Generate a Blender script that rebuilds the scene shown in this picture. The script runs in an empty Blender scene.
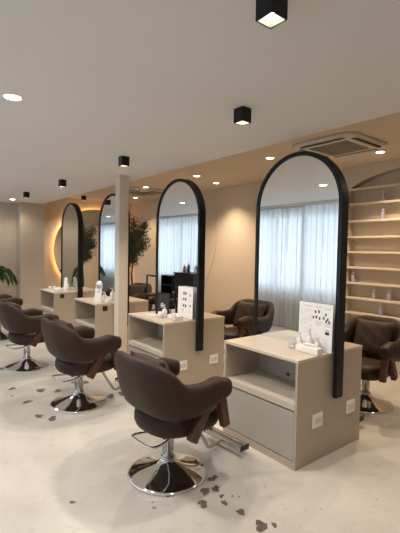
import bpy, math, random
from mathutils import Vector, Matrix
R = math.radians; PI = math.pi
random.seed(7)
scn = bpy.context.scene
col = scn.collection

# ---------------------------------------------------------------- camera
YAW, PITCH, ROLL, CAMH, FPX = 0.66678, 0.03949, 0.01832, 1.5, 401.64
F = Vector((math.sin(YAW)*math.cos(PITCH), math.cos(YAW)*math.cos(PITCH), -math.sin(PITCH)))
Rt = Vector((math.cos(YAW), -math.sin(YAW), 0)); Up = Rt.cross(F)
R2 = Rt*math.cos(ROLL) + Up*math.sin(ROLL); U2 = -Rt*math.sin(ROLL) + Up*math.cos(ROLL)
cam = bpy.data.cameras.new('camera'); cam.sensor_width = 36; cam.lens = FPX/533*36; cam.clip_start = 0.05
co = bpy.data.objects.new('camera', cam); col.objects.link(co)
m = Matrix.Identity(4)
for i in range(3): m[i][0], m[i][1], m[i][2] = R2[i], U2[i], -F[i]
m[2][3] = CAMH
co.matrix_world = m
scn.camera = co

# ---------------------------------------------------------------- world, daylight, exposure
w = bpy.data.worlds.new('world'); scn.world = w; w.use_nodes = True
w.node_tree.nodes['Background'].inputs[0].default_value = (0.62, 0.80, 1.0, 1)
w.node_tree.nodes['Background'].inputs[1].default_value = 1.0
scn.view_settings.view_transform = 'Standard'; scn.view_settings.look = 'None'
scn.view_settings.exposure = 0.88; scn.view_settings.gamma = 1; scn.view_settings.use_curve_mapping = False

def lamp(name, kind, loc, energy, color, rot=(0, 0, 0), size=0.1, size_y=None, spot=None, blend=0.6):
    l = bpy.data.lights.new(name, kind); l.energy = energy; l.color = color
    if kind == 'AREA':
        l.shape = 'RECTANGLE' if size_y else 'DISK'; l.size = size
        if size_y: l.size_y = size_y
    elif kind == 'SPOT':
        l.shadow_soft_size = size; l.spot_size = R(spot); l.spot_blend = blend
    else: l.shadow_soft_size = size
    o = bpy.data.objects.new(name, l); col.objects.link(o); o.location = loc; o.rotation_euler = rot
    return o
DAY = 85; WARM = (1.0, 0.79, 0.56); NEUT = (1.0, 0.90, 0.79)
lamp('daylight', 'AREA', (-1.75, 7.0, 1.5), DAY*1.2, (0.76, 0.87, 1.0), (0, R(-90), 0), 1.5, 17.5)
CUBE_W, ROUND_W, WARM_W, RING_E = 30, 36, 36, 7.0

# ---------------------------------------------------------------- materials
def mat(name, c, rough=0.5, metal=0.0, bump=None, var=None, spec=None, trans=None, coat=None):
    M = bpy.data.materials.new(name); M.use_nodes = True; nt = M.node_tree; b = nt.nodes['Principled BSDF']
    b.inputs['Base Color'].default_value = (*c, 1); b.inputs['Roughness'].default_value = rough; b.inputs['Metallic'].default_value = metal
    if spec is not None: b.inputs['Specular IOR Level'].default_value = spec
    if trans: b.inputs['Transmission Weight'].default_value = trans
    if coat: b.inputs['Coat Weight'].default_value = coat
    tc = nt.nodes.new('ShaderNodeTexCoord')
    if var:   # (scale, amount, stretch)
        mp = nt.nodes.new('ShaderNodeMapping'); mp.inputs['Scale'].default_value = var[2]
        n = nt.nodes.new('ShaderNodeTexNoise'); n.inputs['Scale'].default_value = var[0]; n.inputs['Detail'].default_value = 5
        rp = nt.nodes.new('ShaderNodeValToRGB'); a = var[1]
        rp.color_ramp.elements[0].position = 0.3; rp.color_ramp.elements[1].position = 0.7
        rp.color_ramp.elements[0].color = (*[x*(1-a) for x in c], 1); rp.color_ramp.elements[1].color = (*[min(1, x*(1+a)) for x in c], 1)
        nt.links.new(tc.outputs['Object'], mp.inputs[0]); nt.links.new(mp.outputs[0], n.inputs[0]); nt.links.new(n.outputs[0], rp.inputs[0]); nt.links.new(rp.outputs[0], b.inputs['Base Color'])
    if bump:
        n = nt.nodes.new('ShaderNodeTexNoise'); n.inputs['Scale'].default_value = bump[0]; n.inputs['Detail'].default_value = 4
        bp = nt.nodes.new('ShaderNodeBump'); bp.inputs['Strength'].default_value = bump[1]; bp.inputs['Distance'].default_value = 0.01
        nt.links.new(tc.outputs['Object'], n.inputs[0]); nt.links.new(n.outputs[0], bp.inputs['Height']); nt.links.new(bp.outputs[0], b.inputs['Normal'])
    return M
def emit(name, c, s):
    M = bpy.data.materials.new(name); M.use_nodes = True; nt = M.node_tree; nt.nodes.clear()
    e = nt.nodes.new('ShaderNodeEmission'); o = nt.nodes.new('ShaderNodeOutputMaterial'); e.inputs[0].default_value = (*c, 1); e.inputs[1].default_value = s
    nt.links.new(e.outputs[0], o.inputs[0]); return M
MT = dict(
    ceil=mat('ceiling_white', (0.72, 0.675, 0.63), 0.9, var=(0.8, 0.02, (1, 1, 1))),
    beige=mat('beige_plaster', (0.60, 0.495, 0.385), 0.85, bump=(30, 0.05), var=(1.5, 0.03, (1, 1, 1))),
    wall=mat('wall_cream', (0.60, 0.50, 0.385), 0.85, bump=(30, 0.05)),
    pier=mat('pier_taupe', (0.50, 0.42, 0.33), 0.85),
    col=mat('column_paint', (0.66, 0.57, 0.46), 0.7),
    shelf=mat('shelf_edge', (0.68, 0.57, 0.44), 0.6),
    lam=mat('greige_laminate', (0.44, 0.365, 0.285), 0.45, var=(9, 0.05, (1, 1, 10))),
    top=mat('counter_laminate', (0.60, 0.50, 0.385), 0.42, var=(6, 0.05, (1, 10, 1))),
    edge=mat('cabinet_edge', (0.55, 0.49, 0.41), 0.5),
    drawer=mat('drawer_grey', (0.40, 0.36, 0.32), 0.45),
    inner=mat('cabinet_inside', (0.45, 0.40, 0.34), 0.55),
    gap=mat('dark_gap', (0.06, 0.05, 0.045), 0.8),
    plate=mat('socket_white', (0.85, 0.82, 0.76), 0.35),
    plated=mat('socket_grey', (0.62, 0.59, 0.54), 0.35),
    black=mat('black_metal', (0.008, 0.008, 0.009), 0.45, spec=0.3),
    blackm=mat('black_plastic', (0.016, 0.015, 0.016), 0.45),
    leather=mat('brown_leather', (0.036, 0.0190, 0.0130), 0.52, bump=(60, 0.08), var=(5, 0.10, (1, 1, 1)), spec=0.25),
    cushion=mat('brown_cushion', (0.043, 0.024, 0.016), 0.7, bump=(35, 0.2)),
    wood=mat('walnut', (0.075, 0.028, 0.014), 0.4, var=(12, 0.25, (1, 1, 6))),
    chrome=mat('chrome', (0.82, 0.80, 0.78), 0.07, 1.0),
    steel=mat('brushed_steel', (0.55, 0.53, 0.51), 0.25, 1.0),
    mirror=mat('mirror_glass', (0.82, 0.83, 0.82), 0.005, 1.0),
    white=mat('white_plastic', (0.80, 0.77, 0.72), 0.35),
    paper=mat('paper', (0.82, 0.80, 0.78), 0.6),
    ink=mat('ink', (0.04, 0.04, 0.045), 0.6),
    inkg=mat('grey_ink', (0.42, 0.41, 0.41), 0.6),
    lilac=mat('lilac_bottle', (0.40, 0.35, 0.50), 0.35),
    amber=mat('amber_bottle', (0.25, 0.12, 0.05), 0.3),
    leaf=mat('olive_leaf', (0.060, 0.066, 0.036), 0.5, var=(20, 0.35, (1, 1, 1))),
    palm=mat('palm_leaf', (0.035, 0.075, 0.022), 0.45, var=(20, 0.3, (1, 1, 1))),
    bark=mat('bark', (0.06, 0.038, 0.024), 0.8, bump=(40, 0.5)),
    pot=mat('dark_pot', (0.10, 0.09, 0.085), 0.6), potw=mat('white_pot', (0.6, 0.57, 0.53), 0.5),
    soil=mat('soil', (0.03, 0.02, 0.015), 0.95),
    acw=mat('ac_panel', (0.56, 0.50, 0.42), 0.5), acg=mat('ac_grille', (0.27, 0.24, 0.21), 0.6),
    led=emit('warm_led', (1.0, 0.52, 0.17), RING_E), bulb=emit('lamp_lens', (1.0, 0.93, 0.80), 14), bulbw=emit('warm_lens', (1.0, 0.85, 0.6), 10),
    reflector=mat('lamp_reflector', (0.75, 0.68, 0.55), 0.35),
    stain=mat('floor_stain', (0.12, 0.098, 0.080), 0.6, var=(25, 0.45, (1, 1, 1))),
)
def glass_mat():
    M = bpy.data.materials.new('window_glass'); M.use_nodes = True; nt = M.node_tree; nt.nodes.clear()
    t = nt.nodes.new('ShaderNodeBsdfTransparent'); g = nt.nodes.new('ShaderNodeBsdfGlossy'); g.inputs['Roughness'].default_value = 0.02
    mx = nt.nodes.new('ShaderNodeMixShader'); mx.inputs[0].default_value = 0.06; o = nt.nodes.new('ShaderNodeOutputMaterial')
    nt.links.new(t.outputs[0], mx.inputs[1]); nt.links.new(g.outputs[0], mx.inputs[2]); nt.links.new(mx.outputs[0], o.inputs[0]); return M
MT['glass'] = glass_mat()
def acrylic_mat():
    M = bpy.data.materials.new('clear_acrylic'); M.use_nodes = True; nt = M.node_tree; nt.nodes.clear()
    t = nt.nodes.new('ShaderNodeBsdfTransparent'); d = nt.nodes.new('ShaderNodeBsdfDiffuse'); d.inputs[0].default_value = (.85, .84, .82, 1)
    g = nt.nodes.new('ShaderNodeBsdfGlossy'); g.inputs['Roughness'].default_value = 0.08
    a = nt.nodes.new('ShaderNodeMixShader'); a.inputs[0].default_value = 0.28; b = nt.nodes.new('ShaderNodeMixShader'); b.inputs[0].default_value = 0.12; o = nt.nodes.new('ShaderNodeOutputMaterial')
    nt.links.new(t.outputs[0], a.inputs[1]); nt.links.new(d.outputs[0], a.inputs[2]); nt.links.new(a.outputs[0], b.inputs[1]); nt.links.new(g.outputs[0], b.inputs[2]); nt.links.new(b.outputs[0], o.inputs[0]); return M
MT['acr'] = acrylic_mat()
def curtain_mat():
    M = bpy.data.materials.new('sheer_curtain'); M.use_nodes = True; nt = M.node_tree; nt.nodes.clear()
    d = nt.nodes.new('ShaderNodeBsdfDiffuse'); d.inputs[0].default_value = (0.74, 0.75, 0.74, 1)
    t = nt.nodes.new('ShaderNodeBsdfTranslucent'); t.inputs[0].default_value = (0.82, 0.83, 0.84, 1)
    mx = nt.nodes.new('ShaderNodeMixShader'); mx.inputs[0].default_value = 0.55
    tr = nt.nodes.new('ShaderNodeBsdfTransparent'); m2 = nt.nodes.new('ShaderNodeMixShader'); m2.inputs[0].default_value = 0.10
    o = nt.nodes.new('ShaderNodeOutputMaterial')
    nt.links.new(d.outputs[0], mx.inputs[1]); nt.links.new(t.outputs[0], mx.inputs[2]); nt.links.new(mx.outputs[0], m2.inputs[1]); nt.links.new(tr.outputs[0], m2.inputs[2]); nt.links.new(m2.outputs[0], o.inputs[0]); return M
MT['curtain'] = curtain_mat()
def floor_mat():
    M = bpy.data.materials.new('polished_concrete'); M.use_nodes = True; nt = M.node_tree; b = nt.nodes['Principled BSDF']; L = nt.links.new
    N = nt.nodes.new
    def math_(op, a, b_=None, c=None):
        n = N('ShaderNodeMath'); n.operation = op
        for i, v in enumerate((a, b_, c)):
            if v is None: continue
            if isinstance(v, (int, float)): n.inputs[i].default_value = v
            else: L(v, n.inputs[i])
        return n.outputs[0]
    g = N('ShaderNodeNewGeometry'); s = N('ShaderNodeSeparateXYZ'); L(g.outputs['Position'], s.inputs[0])
    def noise(sc, det=5, dist=0):
        n = N('ShaderNodeTexNoise'); n.inputs['Scale'].default_value = sc; n.inputs['Detail'].default_value = det; n.inputs['Distortion'].default_value = dist
        L(g.outputs['Position'], n.inputs[0]); return n.outputs[0]
    # slightly darker, greyer oval round every chair of the near row
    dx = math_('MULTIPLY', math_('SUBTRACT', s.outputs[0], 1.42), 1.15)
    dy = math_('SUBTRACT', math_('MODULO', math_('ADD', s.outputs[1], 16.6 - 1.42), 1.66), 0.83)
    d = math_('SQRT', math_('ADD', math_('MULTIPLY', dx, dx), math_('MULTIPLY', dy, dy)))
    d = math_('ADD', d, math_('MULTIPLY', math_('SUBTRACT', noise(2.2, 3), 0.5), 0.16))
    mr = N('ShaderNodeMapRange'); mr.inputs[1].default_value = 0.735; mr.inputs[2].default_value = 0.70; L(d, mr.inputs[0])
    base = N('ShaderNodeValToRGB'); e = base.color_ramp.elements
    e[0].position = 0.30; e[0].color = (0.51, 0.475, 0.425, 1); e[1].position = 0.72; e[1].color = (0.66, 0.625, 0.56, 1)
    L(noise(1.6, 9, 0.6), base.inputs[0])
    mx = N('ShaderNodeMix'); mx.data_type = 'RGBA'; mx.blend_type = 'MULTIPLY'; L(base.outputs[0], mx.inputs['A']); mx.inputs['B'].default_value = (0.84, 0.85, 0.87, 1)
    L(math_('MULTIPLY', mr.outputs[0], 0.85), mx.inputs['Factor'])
    # fine speckle and faint cracks
    sp = N('ShaderNodeValToRGB'); sp.color_ramp.elements[0].position = 0.33; sp.color_ramp.elements[0].color = (0.72, 0.68, 0.62, 1); sp.color_ramp.elements[1].position = 0.42; sp.color_ramp.elements[1].color = (1, 1, 1, 1)
    L(noise(16, 6), sp.inputs[0])
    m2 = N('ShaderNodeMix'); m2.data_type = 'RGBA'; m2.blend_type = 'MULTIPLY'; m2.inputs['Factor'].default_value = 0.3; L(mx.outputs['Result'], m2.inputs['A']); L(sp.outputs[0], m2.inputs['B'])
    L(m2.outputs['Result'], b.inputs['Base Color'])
    rr = N('ShaderNodeMapRange'); rr.inputs[3].default_value = 0.22; rr.inputs[4].default_value = 0.42; L(noise(3, 6), rr.inputs[0]); L(rr.outputs[0], b.inputs['Roughness'])
    b.inputs['Specular IOR Level'].default_value = 0.4
    return M
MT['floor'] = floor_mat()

# ---------------------------------------------------------------- mesh builder
class MB:
    def __init__(s): s.v = []; s.f = []; s.mi = []; s.sm = []
    def add(s, vs, fs, mi=0, smooth=False, M=None):
        o = len(s.v); s.v += [tuple(M @ Vector(p)) if M else tuple(p) for p in vs]
        for f in fs: s.f.append([i+o for i in f]); s.mi.append(mi); s.sm.append(smooth)
        return s
    def box(s, a, b, mi=0, M=None):
        (x0, y0, z0), (x1, y1, z1) = a, b
        return s.add([(x0, y0, z0), (x1, y0, z0), (x1, y1, z0), (x0, y1, z0), (x0, y0, z1), (x1, y0, z1), (x1, y1, z1), (x0, y1, z1)],
              [(0, 3, 2, 1), (4, 5, 6, 7), (0, 1, 5, 4), (1, 2, 6, 5), (2, 3, 7, 6), (3, 0, 4, 7)], mi, False, M)
    def lathe(s, prof, c=(0, 0, 0), n=32, mi=0, smooth=True, M=None, cap=True):
        vs = []; fs = []; k = len(prof)
        for i in range(n):
            a = 2*PI*i/n
            for r, z in prof: vs.append((c[0]+r*math.cos(a), c[1]+r*math.sin(a), c[2]+z))
        for i in range(n):
            j = (i+1) % n
            for q in range(k-1): fs.append((i*k+q, j*k+q, j*k+q+1, i*k+q+1))
        if cap:
            if prof[0][0] > 1e-6: fs.append([i*k for i in range(n)][::-1])
            if prof[-1][0] > 1e-6: fs.append([i*k+k-1 for i in range(n)])
        return s.add(vs, fs, mi, smooth, M)
    def rings(s, rings, closed_loop=False, mi=0, smooth=True, caps=True, M=None):
        k = len(rings[0]); n = len(rings); vs = [p for r in rings for p in r]; fs = []
        for i in range(n if closed_loop else n-1):
            a = i*k; b = ((i+1) % n)*k
            for q in range(k): fs.append((a+q, a+(q+1) % k, b+(q+1) % k, b+q))
        if caps and not closed_loop: fs.append(list(range(k))[::-1]); fs.append([(n-1)*k+q for q in range(k)])
        return s.add(vs, fs, mi, smooth, M)
    def tube(s, pts, r, n=10, closed=False, mi=0, M=None):
        pts = [Vector(p) for p in pts]; rr = r if isinstance(r, (list, tuple)) else [r]*len(pts); rings = []; up = None
        for i, p in enumerate(pts):
            a = pts[i-1] if (i or closed) else p; b = pts[(i+1) % len(pts)] if (i < len(pts)-1 or closed) else p
            t = (b-a).normalized()
            if up is None: up = t.orthogonal().normalized()
            up = (up - t*up.dot(t)).normalized(); sd = t.cross(up)
            rings.append([tuple(p + (up*math.cos(2*PI*q/n) + sd*math.sin(2*PI*q/n))*rr[i]) for q in range(n)])
        return s.rings(rings, closed, mi, True, True, M)
    def build(s, name, m, parent=None, bevel=0, seg=2, sub=0):
        me = bpy.data.meshes.new(name); me.from_pydata(s.v, [], s.f)
        for mm in (m if isinstance(m, (list, tuple)) else [m]): me.materials.append(MT[mm])
        me.polygons.foreach_set('material_index', s.mi); me.polygons.foreach_set('use_smooth', s.sm); me.update()
        o = bpy.data.objects.new(name, me); col.objects.link(o)
        if parent: o.parent = parent
        if bevel:
            b = o.modifiers.new('bevel', 'BEVEL'); b.width = bevel; b.segments = seg; b.limit_method = 'ANGLE'; b.angle_limit = R(40)
        if sub:
            b = o.modifiers.new('sub', 'SUBSURF'); b.levels = sub; b.render_levels = sub
        return o
def box(name, a, b, m, parent=None, bevel=0): return MB().box(a, b).build(name, m, parent, bevel)
def smooth_path(pts, n=6):
    P = [Vector(p) for p in pts]; out = []
    for i in range(len(P)-1):
        a = P[max(i-1, 0)]; b = P[i]; c = P[i+1]; d = P[min(i+2, len(P)-1)]
        for q in range(n):
            t = q/n
            out.append(0.5*((2*b) + (c-a)*t + (2*a-5*b+4*c-d)*t*t + (3*b-a-3*c+d)*t**3))
    out.append(P[-1]); return out
def tag(o, label, cat, group=None, kind=None):
    o['label'] = label; o['category'] = cat
    if group: o['group'] = group
    if kind: o['kind'] = kind
    return o
def thing(name, label, cat, loc=(0, 0, 0), rz=0, group=None):
    o = bpy.data.objects.new(name, None); col.objects.link(o); o.location = loc; o.rotation_euler = (0, 0, rz); o.empty_display_size = 0.1
    return tag(o, label, cat, group)
def struct(o): o['kind'] = 'structure'; return o
def children(o): return [c for c in bpy.data.objects if c.parent == o]
def dup(o, parent=None):
    c = o.copy(); col.objects.link(c)
    if parent: c.parent = parent
    for ch in children(o): dup(ch, c)
    return c
def place(proto, first, loc, rz, label):
    o = proto if first else dup(proto)
    o.location = loc; o.rotation_euler = (0, 0, rz); o['label'] = label
    return o

# ---------------------------------------------------------------- setting
YF, XR, ZC, ZB = 9.05, 4.90, 2.42, 2.65       # far wall, right wall, white ceiling, raised beige ceiling
XW, YN, YE = -1.15, -2.2, 16.2
f = MB().box((XW-.1, YN-.1, -.12), (XR+.3, YE+.1, 0))
def blob(x, y, r, el=1.0, rot=0, n=16, dots=0):
    vs = []; ph = [random.uniform(0, 6.28) for _ in range(4)]
    for i in range(n):
        a = 2*PI*i/n; rr = r*(1 + .22*math.sin(2*a+ph[0]) + .16*math.sin(3*a+ph[1]) + .12*math.sin(5*a+ph[2]) + random.uniform(-.12, .12))
        px, py = rr*math.cos(a)*el, rr*math.sin(a)
        vs.append((x+px*math.cos(rot)-py*math.sin(rot), y+px*math.sin(rot)+py*math.cos(rot), .0008))
    f.add([(x, y, .0008)]+vs, [(0, i+1, (i+1) % n+1) for i in range(n)], 1)
for (x, y, r, el) in ((1.47, 1.80, .040, 1.1), (1.56, 1.89, .035, 1.5), (1.60, 1.61, .030, 1.2), (1.61, 1.46, .048, 1.1), (1.61, 1.79, .018, 1.2), (1.58, 1.73, .026, 1),
                      (1.63, 1.87, .034, 1.2), (1.69, 1.97, .036, 1.3), (1.67, 1.42, .020, 1.2), (1.665, 1.75, .010, 1), (1.69, 1.72, .009, 1), (.86, 2.27, .020, 1.1),
                      (1.22, 1.94, .013, 1), (1.24, 1.99, .008, 1), (1.375, 1.99, .03, 1.4), (1.15, 3.52, .05, 1.2), (1.07, 3.64, .04, 1.4), (1.08, 4.05, .05, 1.2),
                      (1.28, 4.30, .06, 1.1), (1.42, 4.18, .05, 1.1), (1.05, 4.52, .05, 1.0), (1.72, 4.3, .07, 1.6), (1.95, 3.72, .07, 1.4), (1.80, 3.72, .05, 1.5), (1.15, 5.35, .09, 2.0), (1.5, 3.55, .04, 1.6),
                      (1.0, 4.3, .02, 1), (2.35, 1.2, .006, 1), (2.6, 1.35, .006, 1), (2.0, 1.35, .005, 1.5), (1.9, 1.7, .006, 1)):
    blob(x, y, r*.78, el, random.uniform(0, 3))
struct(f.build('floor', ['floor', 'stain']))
# white dropped ceiling, raised beige ceiling
struct(box('ceiling', (XW-.1, YN-.1, ZC), (2.63, YE+.1, ZC+.33), 'ceil'))
struct(box('ceiling', (2.63, YN-.1, ZB), (XR+.5, YF+.2, ZB+.1), 'beige'))
# far wall with the pier
struct(box('wall_far', (1.35, YF, 0), (XR+.3, YF+.15, ZB), 'wall'))
p = MB().box((2.19, YF-.32, 0), (2.67, YF, ZC)); struct(p.build('wall_pier', 'pier', bevel=.004))
struct(box('wall_passage', (1.20, YF, 0), (1.35, YE, ZC), 'wall'))
struct(box('wall_end', (XW-.1, YE, 0), (1.35, YE+.15, ZC), 'wall'))
struct(box('wall_behind', (XW-.1, YN-.15, 0), (XR+.3, YN, ZB), 'wall'))
# window wall
wl = MB(); y0, y1, z0, z1 = -1.2, 15.8, .70, 2.29
wl.box((XW-.12, YN, 0), (XW, YE, z0)); wl.box((XW-.12, YN, z1), (XW, YE, ZC)); wl.box((XW-.12, YN, z0), (XW, y0, z1)); wl.box((XW-.12, y1, z0), (XW, YE, z1))
struct(wl.build('wall_window', 'wall'))
wf = MB(); n = 10
for i in range(n+1):
    y = y0+(y1-y0)*i/n; wf.box((XW-.10, y-.03, z0), (XW-.04, y+.03, z1))
wf.box((XW-.10, y0, z0), (XW-.04, y1, z0+.05)); wf.box((XW-.10, y0, z1-.05), (XW-.04, y1, z1))
wo = struct(wf.build('window_1', 'plated')); box('pane', (XW-.075, y0, z0), (XW-.069, y1, z1), 'glass', wo)
# right wall with its arched shelf niche
def arch_z(y, yc=1.90, hw=1.13, zs=2.30, rise=.27):
    t = max(0, 1-((y-yc)/hw)**2); return zs + rise*math.sqrt(t)
NA, NB = 3.03, 0.77; D = .13
rw = MB()
rw.box((XR, NA, 0), (XR+D, YF+.1, ZB)); rw.box((XR, YN, 0), (XR+D, NB, ZB))
N = 24
for i in range(N):
    a = NB + (NA-NB)*(1-math.cos(PI*i/N))/2; b = NB + (NA-NB)*(1-math.cos(PI*(i+1)/N))/2; za, zb = arch_z(a), arch_z(b)
    rw.add([(XR, a, za), (XR, b, zb), (XR, b, ZB), (XR, a, ZB), (XR+D, a, za), (XR+D, b, zb), (XR+D, b, ZB), (XR+D, a, ZB)],
           [(0, 3, 2, 1), (0, 1, 5, 4), (4, 5, 6, 7)])
rw.box((XR+D, YN, 0), (XR+D+.08, YF+.1, ZB))
struct(rw.build('wall_right', 'beige'))
# shallow seam line on the beige wall
struct(MB().tube(smooth_path([(XR, 5.83, 2.65), (XR, 5.74, 2.2), (XR, 5.72, 1.8), (XR, 5.80, 1.4), (XR, 5.97, 1.0), (XR, 6.2, .55), (XR, 6.4, 0)]), .009, 6).build('trim_1', 'pier'))
# column between the second and third stations
struct(MB().box((2.31, 4.58, 0), (2.44, 4.70, ZC)).build('wall_column', 'col', bevel=.006))
struct(box('baseboard_right', (XR-.012, NA, 0), (XR, YF, .06), 'pier')); struct(box('baseboard_far', (2.67, YF-.012, 0), (XR-.012, YF, .06), 'pier'))

# curtains: two panels per window stretch, wavy mesh
def curtain(ya, yb, label, seed):
    rnd = random.Random(seed); xc = -1.03 + .09*(seed % 2); n = int((yb-ya)/.022); nz = 10; vs = []; fs = []; ph = rnd.uniform(0, 6)
    for j in range(nz+1):
        z = .03 + (2.36-.03)*j/nz
        for i in range(n+1):
            y = ya+(yb-ya)*i/n; u = y*2*PI/.125
            amp = .028 + .009*math.sin(y*3.1+ph)
            vs.append((xc + amp*math.sin(u + .8*math.sin(y*4.3+ph) + .15*math.sin(z*3+y)), y + .016*math.sin(u*2), z))
    for j in range(nz):
        for i in range(n): a = j*(n+1)+i; fs.append((a, a+1, a+n+2, a+n+1))
    t = thing('curtain', label, 'curtain', group='sheer curtains along the window wall')
    MB().add(vs, fs, 0, True).build('fabric', 'curtain', t)
    MB().box((xc-.02, ya, 2.36), (xc+.02, yb, 2.40)).build('heading', 'curtain', t)
ys = [-1.9, 1.6, 4.72, 7.9, 11.2, 16.0]
wh = ['behind the camera side of the room', 'nearest of those beside the styling chairs', 'seen in the nearest arched mirror', 'seen behind the black trolley in the second mirror', 'at the far end of the passage']
for i in range(5): curtain(ys[i], ys[i+1]+.03, 'pale sheer floor length curtain '+wh[i], i)
box('curtain_rail', (-1.06, -2.0, 2.40), (-.91, 16.1, ZC), 'white')
tag(bpy.data.objects['curtain_rail'], 'long white ceiling rail carrying the sheer curtains', 'rail')

# ---------------------------------------------------------------- shelves in the niche
from_top = ['topmost', 'second from the top', 'third from the top', 'fourth from the top', 'fifth from the top', 'sixth from the top', 'seventh from the top', 'eighth from the top', 'ninth from the top', 'lowest']
SZ = [2.36, 2.165, 1.94, 1.73, 1.53, 1.325, 1.12, .92, .72, .52]
for i, z in enumerate(SZ):
    o = MB().box((XR-.003, NB+.002, z-.028), (XR+D-.002, NA-.002, z)).build('wall_shelf', 'shelf', bevel=.003)
    tag(o, 'cream niche shelf, %s of the stack in the beige wall' % from_top[i], 'shelf', 'shelves in the arched niche')
def bottle(loc, label, first=[None], h=.13, m='lilac', group='lilac bottles on the niche shelves', cat='bottle', r=.026):
    key = (m, h, r)
    if not isinstance(first[0], dict): first[0] = {}
    if key not in first[0]:
        t = thing('bottle', label, cat, loc, 0, group)
        MB().lathe([(r*.9, 0), (r, .006), (r, h*.62), (r*.8, h*.70), (r*.36, h*.76), (r*.36, h*.80)], n=20).build('bottle_body', m, t)
        MB().lathe([(r*.48, h*.80), (r*.48, h*.97), (r*.3, h)], n=16).build('cap', 'white', t)
        first[0][key] = t; return t
    o = dup(first[0][key]); o.location = loc; o['label'] = label; o['group'] = group; return o
sx = XR+.05
bottle((sx, 2.58, SZ[1]), 'lilac bottle with white cap standing alone on the second shelf from the top')
bottle((sx, 2.58, SZ[2]), 'lilac bottle with white cap standing alone on the third shelf from the top')
bottle((sx, 2.96, SZ[6]), 'lilac bottle at the left end of the seventh shelf, next to the mirror frame')
bottle((sx, 2.66, SZ[7]), 'left one of the two lilac bottles on the shelf above the brown chair')
bottle((sx, 2.46, SZ[7]), 'right one of the two lilac bottles on the shelf above the brown chair')
bottle((sx, 2.56, SZ[8]), 'lilac bottle on the shelf just behind the brown chair, mostly hidden')

# ---------------------------------------------------------------- styling stations
CX0, CX1, CY0, CL, CH, SP = 2.20, 3.01, 1.70, .75, .765, 1.66
where = ['nearest', 'second', 'third', 'farthest']
def make_station():
    t = thing('styling_station', '', 'cabinet', group='double sided styling stations in a row')
    W = CX1-CX0; t_ = .02
    for y in (0, CL-t_): MB().box((0, y, 0), (W, y+t_, CH-.022)).build('side_panel', 'lam', t, .0015)
    for x in (0, W-.018): MB().box((x, t_, 0), (x+.018, CL-t_, .05)).build('plinth', 'lam', t)
    MB().box((-.002, -.002, CH-.022), (W+.002, CL+.002, CH)).build('worktop', 'top', t, .002)
    MB().box((W/2-.01, t_, .05), (W/2+.01, CL-t_, CH-.022)).build('back_panel', 'inner', t)
    for s in (0, 1):
        xa, xb = (0, W/2-.01) if s == 0 else (W/2+.01, W)
        MB().box((xa, t_, .41), (xb, CL-t_, .458)).build('shelf', 'edge', t, .0015)
        xf0, xf1 = (.004, .022) if s == 0 else (W-.022, W-.004)
        MB().box((xf0, t_+.005, .058), (xf1, CL-t_-.005, .398)).build('drawer', 'drawer', t, .002)
        gx = (.024, .030) if s == 0 else (W-.030, W-.024)
        MB().box((gx[0], t_, .05), (gx[1], CL-t_, .41)).build('drawer_cavity', 'gap', t)
    return t
st = make_station(); STN = []
desc = ['greige double sided styling station nearest the camera, with open shelf over drawer',
        'greige styling station second from the camera, just right of the slim column',
        'greige styling station third from the camera, behind the slim column, black socket on its end',
        'small far styling station beside the glowing round mirror, black socket on its end']
for i in range(4):
    o = st if i == 0 else dup(st); o.location = (CX0, CY0+SP*i, 0); o['label'] = desc[i]; STN.append(o)
def socket(parent, x, z, m='plate', w_=.115, h_=.10):
    o = MB().box((x, -.010, z), (x+w_, -.0005, z+h_)).build('socket', m, parent, .003)
    k = 'plated' if m == 'plate' else 'gap'
    MB().box((x+w_*.18, -.0125, z+h_*.3), (x+w_*.46, -.0095, z+h_*.7)).box((x+w_*.54, -.0125, z+h_*.3), (x+w_*.82, -.0095, z+h_*.7)).build('socket_hole', k, o)
    return o
for i in (0, 1):
    socket(STN[i], .175, .25); socket(STN[i], .60, .255)
for i in (2, 3): socket(STN[i], .10, .665, 'black', .065, .065)
for i in range(4):   # cable grommet at the back of the open shelf
    MB().tube([(.39, .40, .50), (.3955, .40, .50)], .015, 14).build('cable_grommet', 'gap', STN[i])

# ---------------------------------------------------------------- arched mirrors
def make_mirror():
    t = thing('arched_mirror', '', 'mirror', group='tall arched black mirrors')
    hw = .4275; fw = .034; ZT = 2.30; zc = ZT-hw; yc = 0; xa, xb = 0, .082
    def outline(h, zb):
        pts = [(yc-h, zb)]; n = 40
        for i in range(n+1): a = PI - PI*i/n; pts.append((yc+h*math.cos(a), zc+h*math.sin(a)))
        pts.append((yc+h, zb)); return pts
    o_, i_ = outline(hw, .435), outline(hw-fw, .435); rg = []
    for (a, b) in zip(o_, i_): rg.append([(xa, a[0], a[1]), (xb, a[0], a[1]), (xb, b[0], b[1]), (xa, b[0], b[1])])
    MB().rings(rg, False, 0, False).build('frame', 'black', t, .003)
    g = outline(hw-fw+.003, CH+.001); n = len(g)
    MB().add([(.010, a, b) for a, b in g]+[(.072, a, b) for a, b in g], [list(range(n)), [n+i for i in range(n)][::-1]]+[(i, (i+1) % n, (i+1) % n+n, i+n) for i in range(n)]).build('mirror_glass', 'mirror', t)
    return t
mi = make_mirror(); MX = 2.59
ml = ['tall arched mirror in black frame, nearest and largest, on the nearest station', 'tall arched black framed mirror second from the camera, reflecting the black trolley',
      'arched black framed mirror on the third station, partly behind the slim column', 'smallest and farthest arched black framed mirror, in front of the glowing round mirror']
for i in range(4):
    o = mi if i == 0 else dup(mi); o.location = (MX, CY0+SP*i+CL/2+.002, 0); o['label'] = ml[i]

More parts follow.
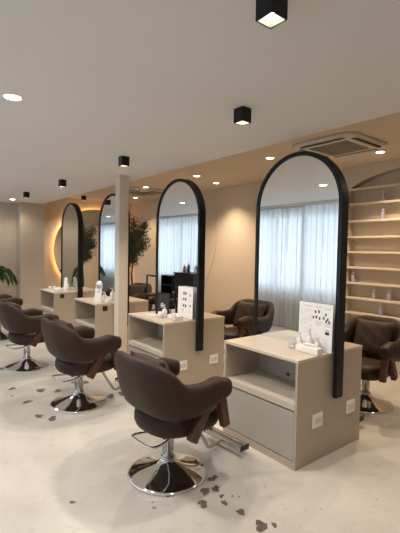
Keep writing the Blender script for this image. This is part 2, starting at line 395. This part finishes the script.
# ---------------------------------------------------------------- salon chairs
def make_chair():
    t = thing('salon_chair', '', 'chair', group='brown salon chairs')
    # wrap-round back and arms
    DX = .035
    keys = [((.215, .287), .668, .545, .112, 0), ((.13, .300), .694, .530, .122, 0), ((.03, .302), .682, .500, .118, .004), ((-.06, .297), .684, .480, .112, .008),
            ((-.135, .282), .704, .475, .106, .025), ((-.198, .240), .800, .474, .100, .060), ((-.232, .145), .842, .474, .098, .090), ((-.240, 0), .842, .474, .098, .095)]
    keys = [((k[0][0]+DX, k[0][1]*.95), *k[1:]) for k in keys]
    full = keys + [((k[0][0], -k[0][1]), *k[1:]) for k in keys[-2::-1]]
    P = smooth_path([(k[0][0], k[0][1], 0) for k in full], 5); A = smooth_path([(k[1], k[2], k[3]) for k in full], 5); Ln = smooth_path([(k[4], 0, 0) for k in full], 5)
    rings = []; n = len(P); K = 24
    def sec(i, sc, push):
        p = P[i]; a = P[max(i-1, 0)]; b = P[min(i+1, n-1)]; T = (b-a).normalized(); Nn = Vector((-T.y, T.x, 0))
        if Nn.dot(Vector((p.x-.1, p.y, 0))) < 0: Nn = -Nn
        zt, zb, th = A[i]; zm = (zt+zb)/2; h = (zt-zb)/2; ring = []
        for q in range(K):
            ph = 2*PI*q/K; c, s_ = math.cos(ph), math.sin(ph)
            nn = math.copysign(abs(c)**.75, c)*th/2*sc; zz = math.copysign(abs(s_)**.8, s_)*h*(1-(1-sc)*.55 if h < .08 else sc)
            nn += Ln[i].x*((zz+h)/(2*h)) if h > 0 else 0
            ring.append(tuple(p + T*push + Nn*nn + Vector((0, 0, zm+zz))))
        return ring
    for e in (0.15, .6, .85): rings.append(sec(0, e, -.045*math.sqrt(max(0, 1-e*e))))
    for i in range(n): rings.append(sec(i, 1, 0))
    for e in (.85, .6, 0.15): rings.append(sec(n-1, e, .045*math.sqrt(max(0, 1-e*e))))
    MB().rings(rings).build('backrest', 'leather', t)
    # seat: rounded thick cushion
    def outl(s):
        pts = []
        for i in range(40):
            a = 2*PI*i/40; c, q = math.cos(a), math.sin(a); e = .62 if c > 0 else .85
            pts.append((.045 + (.305 if c > 0 else .25)*s*math.copysign(abs(c)**e, c), .252*s*math.copysign(abs(q)**.75, q)))
        return pts
    rg = [[(x, y, z) for x, y in outl(s)] for s, z in ((.55, .325), (.86, .328), (.95, .340), (1, .372), (1.0, .41), (.97, .437), (.88, .455), (.6, .463), (.2, .465))]
    MB().rings(rg).build('seat', 'leather', t)
    MB().box((-.13, -.13, .308), (.18, .13, .328)).build('seat_plate', 'blackm', t, .008)
    # wooden arm supports: slanting rear leg and upright front leg each side, joined low
    for s in (1, -1):
        b = MB()
        def slab(x0, z0, x1, z1, wd):
            d = Vector((x1-x0, 0, z1-z0)).normalized(); nrm = Vector((d.z, 0, -d.x))*wd/2; ya, yb = s*.240, s*.292
            c4 = [Vector((x0, 0, z0))-nrm, Vector((x0, 0, z0))+nrm, Vector((x1, 0, z1))+nrm, Vector((x1, 0, z1))-nrm]
            b.add([(v.x, ya, v.z) for v in c4]+[(v.x, yb, v.z) for v in c4], [(3, 2, 1, 0), (4, 5, 6, 7)]+[(i, (i+1) % 4, (i+1) % 4+4, i+4) for i in range(4)])
        slab(-.02, .315, .15, .60, .068); slab(.27, .34, .215, .60, .062)
        b.build('arm_support', 'wood', t, .010, 3)
    # base
    MB().lathe([(.262, 0), (.268, .005), (.266, .012), (.250, .019), (.19, .036), (.12, .060), (.070, .084), (.048, .104), (.044, .112)], n=64).build('base', 'chrome', t)
    MB().lathe([(.041, .108), (.041, .262), (.045, .264), (.045, .280), (.028, .282), (.028, .315)], n=32).build('pole', 'chrome', t)
    MB().lathe([(.050, .108), (.050, .118), (.038, .124)], n=32).build('collar', 'steel', t)
    # foot lever loop at the back
    MB().tube(smooth_path([(.0, .05, .285), (-.08, .09, .272), (-.18, .115, .275), (-.225, .09, .28), (-.23, 0, .28), (-.225, -.09, .28), (-.18, -.115, .275), (-.08, -.09, .272), (.0, -.05, .285)], 6), .0085, 10).build('pump_lever', 'chrome', t)
    # footrest
    fr = MB().tube(smooth_path([(.17, .02, .325), (.225, .02, .30), (.36, .02, .09), (.395, .02, .045), (.45, .02, .045), (.555, .02, .064)], 5), .0125, 12).build('footrest_arm', 'steel', t)
    k = MB(); k.box((.515, -.185, .050), (.550, .205, .078)); k.box((.565, -.185, .060), (.595, .205, .088)); k.build('footrest', 'steel', t, .006, 3)
    for y in (-.195, .205): MB().box((.512, y, .048), (.599, y+.010, .090)).build('footrest_end', 'blackm', t, .004)
    return t
ch = make_chair()
FY = [2.205, 3.74, 5.27, 7.20]
cl = ['dark brown salon chair nearest the camera, seen from behind at the nearest station', 'brown salon chair seen from behind, second in the near row beside the column',
      'brown salon chair third in the near row, back near the left edge', 'farthest brown salon chair of the near row, cut by the left edge']
CH = []
for i in range(4): CH.append(place(ch, i == 0, ([1.49, 1.475, 1.40, 1.47][i], FY[i], 0), R(3), cl[i]))
ol = ['brown salon chair facing us at the right edge, in front of the niche shelves', 'brown salon chair behind the second station, seen left of the nearest mirror',
      'brown salon chair behind the second mirror, almost hidden', 'brown salon chair behind the third station, under the olive tree']
OY = [(3.77, 2.08, 186), (3.70, 3.83, 180), (3.90, 5.80, 176), (3.72, 6.80, 196)]
for i in range(4): CH.append(place(ch, False, (OY[i][0], OY[i][1], 0), R(OY[i][2]), ol[i]))
# loose cushions leaning in the chairs
def make_pillow():
    n = 14; vs = []; fs = []; rnd = random.Random(3); S = .19
    for sgn in (1, -1):
        for i in range(n+1):
            for j in range(n+1):
                u = -1+2*i/n; v = -1+2*j/n; e = max(0, (1-u**4)*(1-v**4))**.42
                pin = 1-.07*(1-min(1, (1-abs(u))*3))*(1-abs(v)**2) ; pin2 = 1-.07*(1-min(1, (1-abs(v))*3))*(1-abs(u)**2)
                wr = .006*math.sin(9*u+4*v)*math.sin(5*v-3*u)*e
                vs.append((sgn*(.062*e)+wr, S*u*pin, S*v*pin2))
    m_ = (n+1)**2
    for s in (0, 1):
        for i in range(n):
            for j in range(n):
                a = s*m_+i*(n+1)+j; q = (a, a+1, a+n+2, a+n+1); fs.append(q if s else q[::-1])
    o = MB().add(vs, fs, 0, True).build('cushion', 'cushion'); return o
pl = make_pillow()
cd = ['nearest chair', 'second chair of the near row', 'third chair of the near row', 'chair cut by the left edge', 'chair at the right edge', 'chair behind the second station', 'hidden chair behind the second mirror', 'chair under the olive tree']
for i, c in enumerate(CH):
    o = pl if i == 0 else pl.copy()
    if i: col.objects.link(o)
    a = c.rotation_euler.z
    lx, lz = -.118, .645
    o.location = (c.location.x+lx*math.cos(a), c.location.y+lx*math.sin(a), lz); o.rotation_euler = (0, R(-20), a)
    tag(o, 'square brown cushion leaning against the back of the '+cd[i], 'cushion', 'cushions in the salon chairs')

# ---------------------------------------------------------------- ceiling lights
def make_cube_light():
    t = thing('cube_ceiling_light', '', 'ceiling light', group='black cube ceiling lights')
    s = .040; h = .092; b = MB()
    b.box((-s, -s, -h), (-s+.004, s, 0)).box((s-.004, -s, -h), (s, s, 0)).box((-s, -s, -h), (s, -s+.004, 0)).box((-s, s-.004, -h), (s, s, 0)).box((-s, -s, -.01), (s, s, 0))
    b.build('housing', 'black', t)
    a = s-.004; r = .022; vs = [(-a, -a, -h+.003), (a, -a, -h+.003), (a, a, -h+.003), (-a, a, -h+.003)]; k = 24
    ring = [(r*math.cos(2*PI*i/k+R(225)), r*math.sin(2*PI*i/k+R(225)), -h+.035) for i in range(k)]
    sq = []
    for i in range(k):
        q = i*4/k; j = int(q); tt = q-j; A_, B_ = Vector(vs[j]), Vector(vs[(j+1) % 4]); sq.append(tuple(A_.lerp(B_, tt)))
    MB().add(sq+ring, [(i, (i+1) % k, (i+1) % k+k, i+k) for i in range(k)]).build('reflector', 'reflector', t)
    MB().lathe([(0, -h+.030), (r*.8, -h+.033), (r, -h+.040)], n=24, cap=False).build('lens', 'bulb', t)
    return t
cb = make_cube_light(); first = True
cubes = [(1.10, 1.01, ZC, 'black cube ceiling light nearest the camera at the top edge, lens glowing'), (1.83, 1.91, ZC, 'black cube ceiling light just left of and above the nearest arched mirror'),
         (1.89, 3.66, ZC, 'black cube ceiling light directly above the slim column'), (1.90, 5.45, ZC, 'small black cube ceiling light, second from the left on the white ceiling'),
         (1.87, 7.08, ZC, 'small black cube ceiling light, leftmost and farthest on the white ceiling'), (3.45, 8.55, ZB, 'tiny black cube ceiling light above the glowing round mirror')]
for x, y, z, lb in cubes:
    place(cb, first, (x, y, z), 0, lb); first = False
    lamp('cube_light_beam', 'SPOT', (x, y, z-.096), CUBE_W, NEUT, (0, 0, 0), .035, spot=125, blend=.8)
def make_downlight(m, r=.05):
    t = thing('round_downlight', '', 'ceiling light')
    MB().lathe([(r, -.002), (r*1.18, -.006), (r*1.25, 0)], n=32, cap=False).build('trim_ring', 'plate', t)
    MB().lathe([(0, -.0015), (r, -.002)], n=32, cap=False).build('lens', m, t)
    return t
dl = make_downlight('bulb', .048)
for k, (x, y, lb) in enumerate([(.63, 2.69, 'round white recessed downlight glowing near the left edge of the ceiling'), (.63, 6.4, 'round white recessed downlight mirrored in the second arched mirror'),
                                (1.95, 8.35, 'small round downlight in front of the pale pier, far left'), (.2, 10.6, 'round recessed downlight over the far passage'), (.50, 3.30, 'round recessed downlight mirrored near the top of the nearest mirror')]):
    o = place(dl, k == 0, (x, y, ZC), 0, lb); o['group'] = 'round downlights in the white ceiling'
    lamp('downlight_beam', 'SPOT', (x, y, ZC-.02), ROUND_W*(.3 if k == 2 else 1), NEUT, (0, 0, 0), .05, spot=150, blend=.6)
dw = make_downlight('bulbw', .045)
for k, (x, y, lb, e) in enumerate([(3.73, 3.39, 'warm round downlight in the beige ceiling, just left of the nearest mirror top', 1), (3.81, 4.96, 'warm round downlight in the beige ceiling, right of the second mirror top', 1),
                                (4.44, 5.24, 'small warm downlight close to the beige wall, above the bright wall patch', 1.5), (4.42, 2.36, 'warm downlight beside the nearest ceiling air conditioner, above the niche', 1.5),
                                (3.80, 6.48, 'warm downlight near the far air conditioner, right of the slim column', 1), (4.41, 7.97, 'tiny warm downlight in the corner above the olive tree', 1), (3.75, 1.0, 'warm downlight in the beige ceiling outside the right edge', 1)]):
    o = place(dw, k == 0, (x, y, ZB), 0, lb); o['group'] = 'warm downlights in the beige ceiling'
    lamp('warm_downlight_beam', 'SPOT', (x, y, ZB-.02), WARM_W*e, WARM, (0, 0, 0), .04, spot=140 if x < 4 else 110, blend=.8)

# ---------------------------------------------------------------- ceiling air conditioners
def make_ac():
    t = thing('ceiling_air_conditioner', '', 'air conditioner', group='ceiling cassette air conditioners')
    def rr(s, r, z, n=8):
        pts = []
        for cx, cy, a0 in ((1, 1, 0), (-1, 1, 90), (-1, -1, 180), (1, -1, 270)):
            for i in range(n+1): a = R(a0+90*i/n); pts.append((cx*(s-r)+r*math.cos(a), cy*(s-r)+r*math.sin(a), z))
        return pts
    MB().rings([rr(.43, .15, 0), rr(.43, .15, -.018), rr(.41, .14, -.034), rr(.40, .13, -.036)]).build('panel', 'acw', t)
    g = MB()
    for i in range(4):
        M_ = Matrix.Rotation(R(90*i), 4, 'Z'); g.box((-.28, .322, -.040), (.28, .370, -.034), M=M_)
    g.build('air_slot', 'gap', t, .002)
    g = MB()
    for i in range(4):
        M_ = Matrix.Rotation(R(90*i), 4, 'Z') @ Matrix.Translation((0, .36, -.048)) @ Matrix.Rotation(R(-25), 4, 'X'); g.box((-.265, -.02, -.003), (.265, .028, .003), M=M_)
    g.build('louvre', 'acw', t)
    g = MB().box((-.25, -.25, -.040), (.25, .25, -.034))
    for i in range(20): g.box((-.24, -.24+.48*i/20, -.044), (.24, -.232+.48*i/20, -.038))
    g.build('intake_grille', 'acg', t)
    return t
ac = make_ac()
place(ac, True, (3.82, 2.50, ZB), 0, 'large ceiling cassette air conditioner above the nearest arched mirror').scale = (.90, .90, 1)
place(ac, False, (4.0, 6.95, ZB), 0, 'distant ceiling cassette air conditioner beside the top of the slim column')

# ---------------------------------------------------------------- glowing round mirror on the far wall
rm = thing('round_mirror', 'large round backlit mirror on the far wall with warm glowing edge', 'mirror', (3.90, YF-.07, 1.46))
RX = Matrix.Rotation(R(90), 4, 'X'); Rr = .955
MB().lathe([(Rr, -.012), (Rr, .006)], n=128, M=RX, smooth=False).build('mirror_glass', 'mirror', rm)
MB().lathe([(Rr-.10, -.040), (Rr-.10, -.012)], n=64, M=RX, smooth=False).build('backing', 'pier', rm)
MB().lathe([(Rr-.035, -.040), (Rr-.02, -.040), (Rr-.02, -.020), (Rr-.035, -.020), (Rr-.035, -.040)], n=96, M=RX, cap=False).build('light_strip', 'led', rm)

# ---------------------------------------------------------------- plants
def olive(loc, H, label):
    t = thing('olive_tree', label, 'tree', loc); rnd = random.Random(11)
    MB().lathe([(.13, 0), (.17, .02), (.20, .30), (.185, .32), (.17, .30), (.16, .27)], n=32).build('pot', 'pot', t)
    MB().lathe([(0, .275), (.163, .270)], n=24, cap=False).build('soil', 'soil', t)
    b = MB(); b.tube([(0, 0, .25), (.015, .01, .6), (-.01, .01, .95), (.01, 0, 1.12)], [.024, .021, .018, .016], 8); tips = []
    for i in range(15):
        a = rnd.uniform(0, 6.28); z0 = rnd.uniform(1.12, 1.5); l = rnd.uniform(.14, .30); up = rnd.uniform(.15, .7)
        p0 = (0.01, 0, z0); p1 = (l*.5*math.cos(a), l*.5*math.sin(a), z0+up*.45); p2 = (l*math.cos(a), l*math.sin(a), z0+up*.8)
        b.tube([p0, p1, p2], [.009, .006, .003], 5); tips += [(Vector(p0), Vector(p1), Vector(p2))]
    b.tube([(.01, 0, 1.1), (-.01, 0, 1.5), (.02, 0, 1.95)], [.015, .009, .004], 6); tips += [(Vector((.01, 0, 1.2)), Vector((-.01, 0, 1.5)), Vector((.02, 0, 1.95)))]*2
    b.build('trunk', 'bark', t)
    lf = MB()
    for i in range(7000):
        p0, p1, p2 = rnd.choice(tips); q = rnd.uniform(.3, 1.05)
        p = p0.lerp(p1, q*2) if q < .5 else p1.lerp(p2, q*2-1)
        p = p + Vector((rnd.gauss(0, .05), rnd.gauss(0, .05), rnd.gauss(0, .07)))
        d = Vector((rnd.gauss(0, 1), rnd.gauss(0, 1), rnd.gauss(.3, .8))).normalized(); s_ = d.orthogonal().normalized(); s_.rotate(Matrix.Rotation(rnd.uniform(0, 6.28), 3, d))
        L_ = rnd.uniform(.04, .065); w_ = L_*.2; n_ = d.cross(s_)*w_*.5
        lf.add([p, p+d*L_*.5+s_*w_+n_, p+d*L_, p+d*L_*.5-s_*w_+n_], [(0, 1, 2), (0, 2, 3)])
    lf.build('foliage', 'leaf', t)
    t.scale = (1, 1, H/2.05)
olive((4.16, 7.62, 0), 2.14, 'tall olive tree in a dark pot standing against the beige wall right of the column')
def palm(loc, label):
    t = thing('potted_palm', label, 'plant', loc)
    MB().lathe([(.15, 0), (.19, .02), (.22, .38), (.20, .40), (.19, .37)], n=32).build('pot', 'potw', t)
    MB().lathe([(0, .365), (.195, .36)], n=24, cap=False).build('soil', 'soil', t)
    b = MB(); lf = MB(); rnd = random.Random(5)
    for i in range(6):
        a = [-.5, .9, 2.1, 3.3, 4.3, 5.2, 0.25, 1.5, 2.7, 3.9, 5.9][i]; L_ = rnd.uniform(.34, .42) if math.sin(a) < .3 else .20; H_ = .98 + .035*(i % 5) + (.22 if i > 5 else 0)
        c, s_ = math.cos(a), math.sin(a)
        pts = smooth_path([(0.02*c, .02*s_, .36), (.06*c, .06*s_, H_*.7), (L_*.45*c, L_*.45*s_, H_*1.02+.06), (L_*.8*c, L_*.8*s_, H_+.02), (L_*c, L_*s_, H_-.12)], 6)
        b.tube(pts, [.007*(1-.8*k/len(pts))+.001 for k in range(len(pts))], 6)
        for k in range(9, len(pts)):
            p = pts[k]; T = (pts[k]-pts[k-1]).normalized(); sd = Vector((-s_, c, 0))
            for sg in (1, -1):
                ll = .19*(1-.5*abs((k-15)/10)); d = (T*.6+sd*sg*.8+Vector((0, 0, -.45))).normalized(); wv = d.cross(Vector((0, 0, 1))).normalized()*.009
                m1 = p+d*ll*.5+Vector((0, 0, .02)); e = p+d*ll+Vector((0, 0, -.05))
                lf.add([p, m1+wv, e, m1-wv], [(0, 1, 2), (0, 2, 3)])
    b.build('stems', 'palm', t); lf.build('leaves', 'palm', t)
palm((1.68, 8.55, 0), 'potted palm with arching green fronds by the far wall at the left edge')

# ---------------------------------------------------------------- things on the stations
def sheet(loc, rz, w_, h_, tilt, label, cat='menu sheet', name='menu_stand'):
    t = thing(name, label, cat, loc, rz)
    M_ = Matrix.Rotation(R(tilt), 4, 'Y')
    MB().box((-.0015, -w_/2, .003), (.0015, w_/2, h_), M=M_).build('sheet', 'paper', t)
    MB().box((-.02, -w_/2, 0), (.0, w_/2, .004)).build('foot', 'acr', t)
    return t, M_
def marks(t, M_, boxes, m):
    b = MB()
    for (y, z, w_, h_) in boxes: b.box((-.0026, y, z), (-.0014, y+w_, z+h_), M=M_)
    return b.build('print', m, t)
# nearest station: menu stand facing the near chair (its face towards -X); +Y is to the left seen from the front
T, M_ = sheet((2.555, 1.83, .765), R(0), .30, .355, 1.5, 'clear stand with white printed menu sheet on the nearest station')
rnd = random.Random(2); bx = []
for (yy, zz) in ((-.005, .215), (-.028, .218), (-.012, .185), (-.034, .180), (.008, .182), (-.075, .205), (-.062, .185), (-.088, .180), (-.078, .168), (-.098, .165)): bx.append((yy*1.3, zz*1.3, .013, .020))
bx.append((-.125, .13, .034, .022)); bx.append((-.125, .16, .034, .004)); marks(T, M_, bx, 'ink')
bx = [(.03+.028*c, .12+.016*r, .020, .003) for c in range(4) for r in range(12) if (r+c) % 5] + [(-.14+.08*c, .19+.012*r, .055, .003) for c in range(2) for r in range(3)] + [(.03, .325, .07, .004), (-.05, .325, .055, .004), (-.13, .318, .05, .004), (.04, .03, .06, .004), (.04, .045, .07, .004)]
marks(T, M_, bx, 'inkg')
# second station
T, M_ = sheet((2.56, 3.505, .765), R(0), .27, .34, 1.5, 'white printed menu sheet standing upright on the second station')
marks(T, M_, [(y, z, .022, .03) for y in (-.02, .016) for z in (.12, .19, .255)] + [(-.10, .13, .018, .022), (-.09, .24, .012, .03), (.018, .085, .03, .008)], 'ink')
marks(T, M_, [(-.11+.13*c, .05+.02*r, .05, .003) for c in range(2) for r in range(13) if r % 3], 'inkg')
# third and fourth
T, M_ = sheet((2.30, 5.20, .765), R(25), .115, .24, 10, 'white leaflet with rounded top leaning near the front edge of the third station', 'leaflet', 'leaflet')
MB().lathe([(.0575, -.0015), (.0575, .0015)], n=32, M=M_ @ Matrix.Translation((0, 0, .24)) @ Matrix.Rotation(R(90), 4, 'Y')).build('rounded_top', 'paper', T)
marks(T, M_, [(-.03, .15, .045, .004), (-.02, .165, .03, .003), (-.03, .13, .05, .003)], 'ink')
T, M_ = sheet((2.50, 7.02, .765), R(0), .15, .22, 6, 'plain white card stand on the farthest station', 'card', 'card_stand')
def tumbler(loc, label, r=.034, h=.085, m='acr'):
    t = thing('tumbler', label, 'cup', loc)
    MB().lathe([(0, 0), (r*.8, 0), (r, h), (r*.93, h), (r*.74, .006), (0, .006)], n=24, cap=False).build('cup', m, t)
    return t
tumbler((2.46, 1.965, .765), 'small clear ribbed cup left of the tissue box on the nearest station')
def pump(loc, label, r=.033, h=.12, group='pump bottles on the stations'):
    t = thing('pump_bottle', label, 'bottle', loc, R(20), group)
    MB().lathe([(r*.9, 0), (r, .008), (r, h*.7), (r*.7, h*.82), (r*.4, h*.86), (r*.4, h*.9)], n=24).build('bottle_body', 'white', t)
    MB().lathe([(r*.45, h*.9), (r*.45, h*1.0), (r*.15, h*1.02), (r*.15, h*1.2)], n=16).tube([(0.01, 0, h*1.2), (-.045, 0, h*1.17)], .006, 8).build('pump_head', 'white', t)
    return t
pump((2.508, 1.84, .765), 'white pump bottle in front of the menu sheet on the nearest station', .026, .13)
pump((2.508, 1.765, .765), 'shorter white bottle behind the tissue box on the nearest station, by the mirror frame', .025, .09)
pump((2.505, 1.925, .765), 'slim white bottle left of the menu sheet on the nearest station', .022, .10)
def tissue(loc, rz, label, s=(.075, .20, .045)):
    t = thing('tissue_box', label, 'box', loc, rz, 'tissue boxes on the stations')
    MB().box((-s[0]/2, -s[1]/2, 0), (s[0]/2, s[1]/2, s[2])).build('box', 'white', t, .008)
    MB().tube(smooth_path([(0, -.05, s[2]+.004), (.012, -.02, s[2]+.010), (-.01, .02, s[2]+.010), (0, .05, s[2]+.004)], 5), [.004+.008*math.sin(PI*i/15) for i in range(16)], 8).build('tissue', 'paper', t)
    return t
tissue((2.447, 1.80, .765), R(0), 'white tissue box in front of the menu sheet on the nearest station', (.062, .20, .05))
# second station smalls
tissue((2.43, 3.50, .765), R(0), 'white tissue box in front of the menu sheet on the second station')
pump((2.40, 3.66, .765), 'white pump bottle left of the tissue box on the second station', .028, .11)
tumbler((2.33, 3.635, .765), 'small white cup at the front of the second station', .026, .07, 'white')
tumbler((2.36, 3.40 + .02, .765), 'clear cup right of the tissue box on the second station', .028, .07)
cdd = thing('tray', 'flat white tray beside the black frame on the second station', 'tray', (2.36, 3.84, .765))
MB().box((-.06, -.10, 0), (.06, .10, .012)).build('base', 'white', cdd, .004)
# black easel-backed photo frame
pf = thing('photo_frame', 'black framed dark picture standing on the second station', 'picture frame', (2.50, 3.86, .765), R(28))
M_ = Matrix.Rotation(R(9), 4, 'Y')
b = MB(); W_, H_ = .17, .245
b.box((-.008, -W_/2, 0), (.008, -W_/2+.014, H_), M=M_).box((-.008, W_/2-.014, 0), (.008, W_/2, H_), M=M_).box((-.008, -W_/2, 0), (.008, W_/2, .014), M=M_).box((-.008, -W_/2, H_-.014), (.008, W_/2, H_), M=M_)
b.build('frame', 'black', pf)
MB().box((-.003, -W_/2+.012, .012), (.004, W_/2-.012, H_-.012), M=M_).build('picture', 'blackm', pf)
MB().lathe([(.0, -.0045), (.022, -.0045), (.022, -.003)], n=20, M=M_ @ Matrix.Translation((0, .01, .10)) @ Matrix.Rotation(R(90), 4, 'Y') @ Matrix.Scale(1.4, 4, (1, 0, 0)), cap=False).build('picture_motif', 'inkg', pf)
MB().box((.0, -.015, 0), (.008, .015, .16), M=Matrix.Translation((.075, 0, 0)) @ Matrix.Rotation(R(-22), 4, 'Y')).build('easel_leg', 'black', pf)
# third and fourth station smalls
pump((2.55, 5.24, .765), 'white pump bottle on the third station, right of the leaflet', .035, .15)
pump((2.46, 5.30, .765), 'squat white bottle close beside the leaflet on the third station', .03, .10)
tissue((2.42, 5.12, .765), R(0), 'white tissue box near the column end of the third station', (.07, .10, .045))
pump((2.48, 6.84, .765), 'small white pump bottle on the farthest station', .035, .13)
tissue((2.33, 6.86, .765), R(10), 'white tissue box on the farthest station', (.09, .15, .05))
tumbler((2.30, 7.18, .765), 'white cup near the far end of the farthest station', .03, .06, 'white')
tumbler((2.33, 7.05, .765), 'clear cup in the middle of the farthest station', .032, .07)

# ---------------------------------------------------------------- things by the curtains (seen mirrored) and behind the stations
tr = thing('salon_trolley', 'black salon trolley with drawers and bottles on top, by the curtains', 'trolley', (-.62, 7.75, 0))
MB().box((-.22, -.38, .12), (.22, .38, .93)).build('body', 'blackm', tr, .01)
for i in range(5): MB().box((.222, -.36, .15+.155*i), (.236, .36, .29+.155*i)).build('drawer', 'black', tr, .004)
MB().box((-.24, -.40, .93), (.24, .40, .96)).build('tray', 'black', tr, .005)
for sx_ in (-.17, .17):
    for sy in (-.27, .27): MB().lathe([(.035, 0), (.035, .06), (.012, .07), (.012, .12)], n=16).build('caster', 'blackm', tr, 0).location = (sx_, sy, 0)
for k, (dx, dy, h, r, m_, lb) in enumerate([(0, .26, .20, .034, 'amber', 'amber bottle with white cap on the black trolley'), (.05, .02, .26, .030, 'blackm', 'tall black bottle on the black trolley'), (-.05, -.14, .22, .036, 'blackm', 'squat black bottle on the black trolley'),
                                (.08, -.28, .18, .030, 'plated', 'grey bottle near the end of the black trolley'), (.02, .14, .14, .028, 'potw', 'pale short bottle in the middle of the black trolley')]):
    bottle((-.62+dx, 7.75+dy, .96), lb, h=h, m=m_, r=r, group='bottles on the black trolley')
sd = thing('side_cabinet', 'low black open shelf unit standing beside the black trolley', 'shelf unit', (-.62, 8.50, 0))
for y_ in (-.26, .24): MB().box((-.2, y_, 0), (.2, y_+.02, .86)).build('side_panel', 'blackm', sd)
for z_ in (.08, .34, .60, .84): MB().box((-.2, -.24, z_), (.2, .24, z_+.02)).build('shelf', 'blackm', sd)
MB().box((-.2, -.24, .08), (-.185, .24, .86)).build('back_panel', 'blackm', sd)
# black stand behind the second station
bs = thing('magazine_stand', 'slim black metal stand behind the left side of the second mirror', 'stand', (3.25, 5.33, 0))
b = MB()
for y_ in (-.14, .14):
    b.tube([(0, y_, 0), (0, y_, 1.10)], .014, 8); b.tube([(-.16, y_, .012), (.16, y_, .012)], .012, 8)
b.tube([(0, -.14, 1.10), (0, .14, 1.10)], .014, 8); b.build('frame', 'black', bs)
for z_ in (.45, .80): MB().box((-.11, -.14, z_), (.11, .14, z_+.02)).build('shelf', 'black', bs)
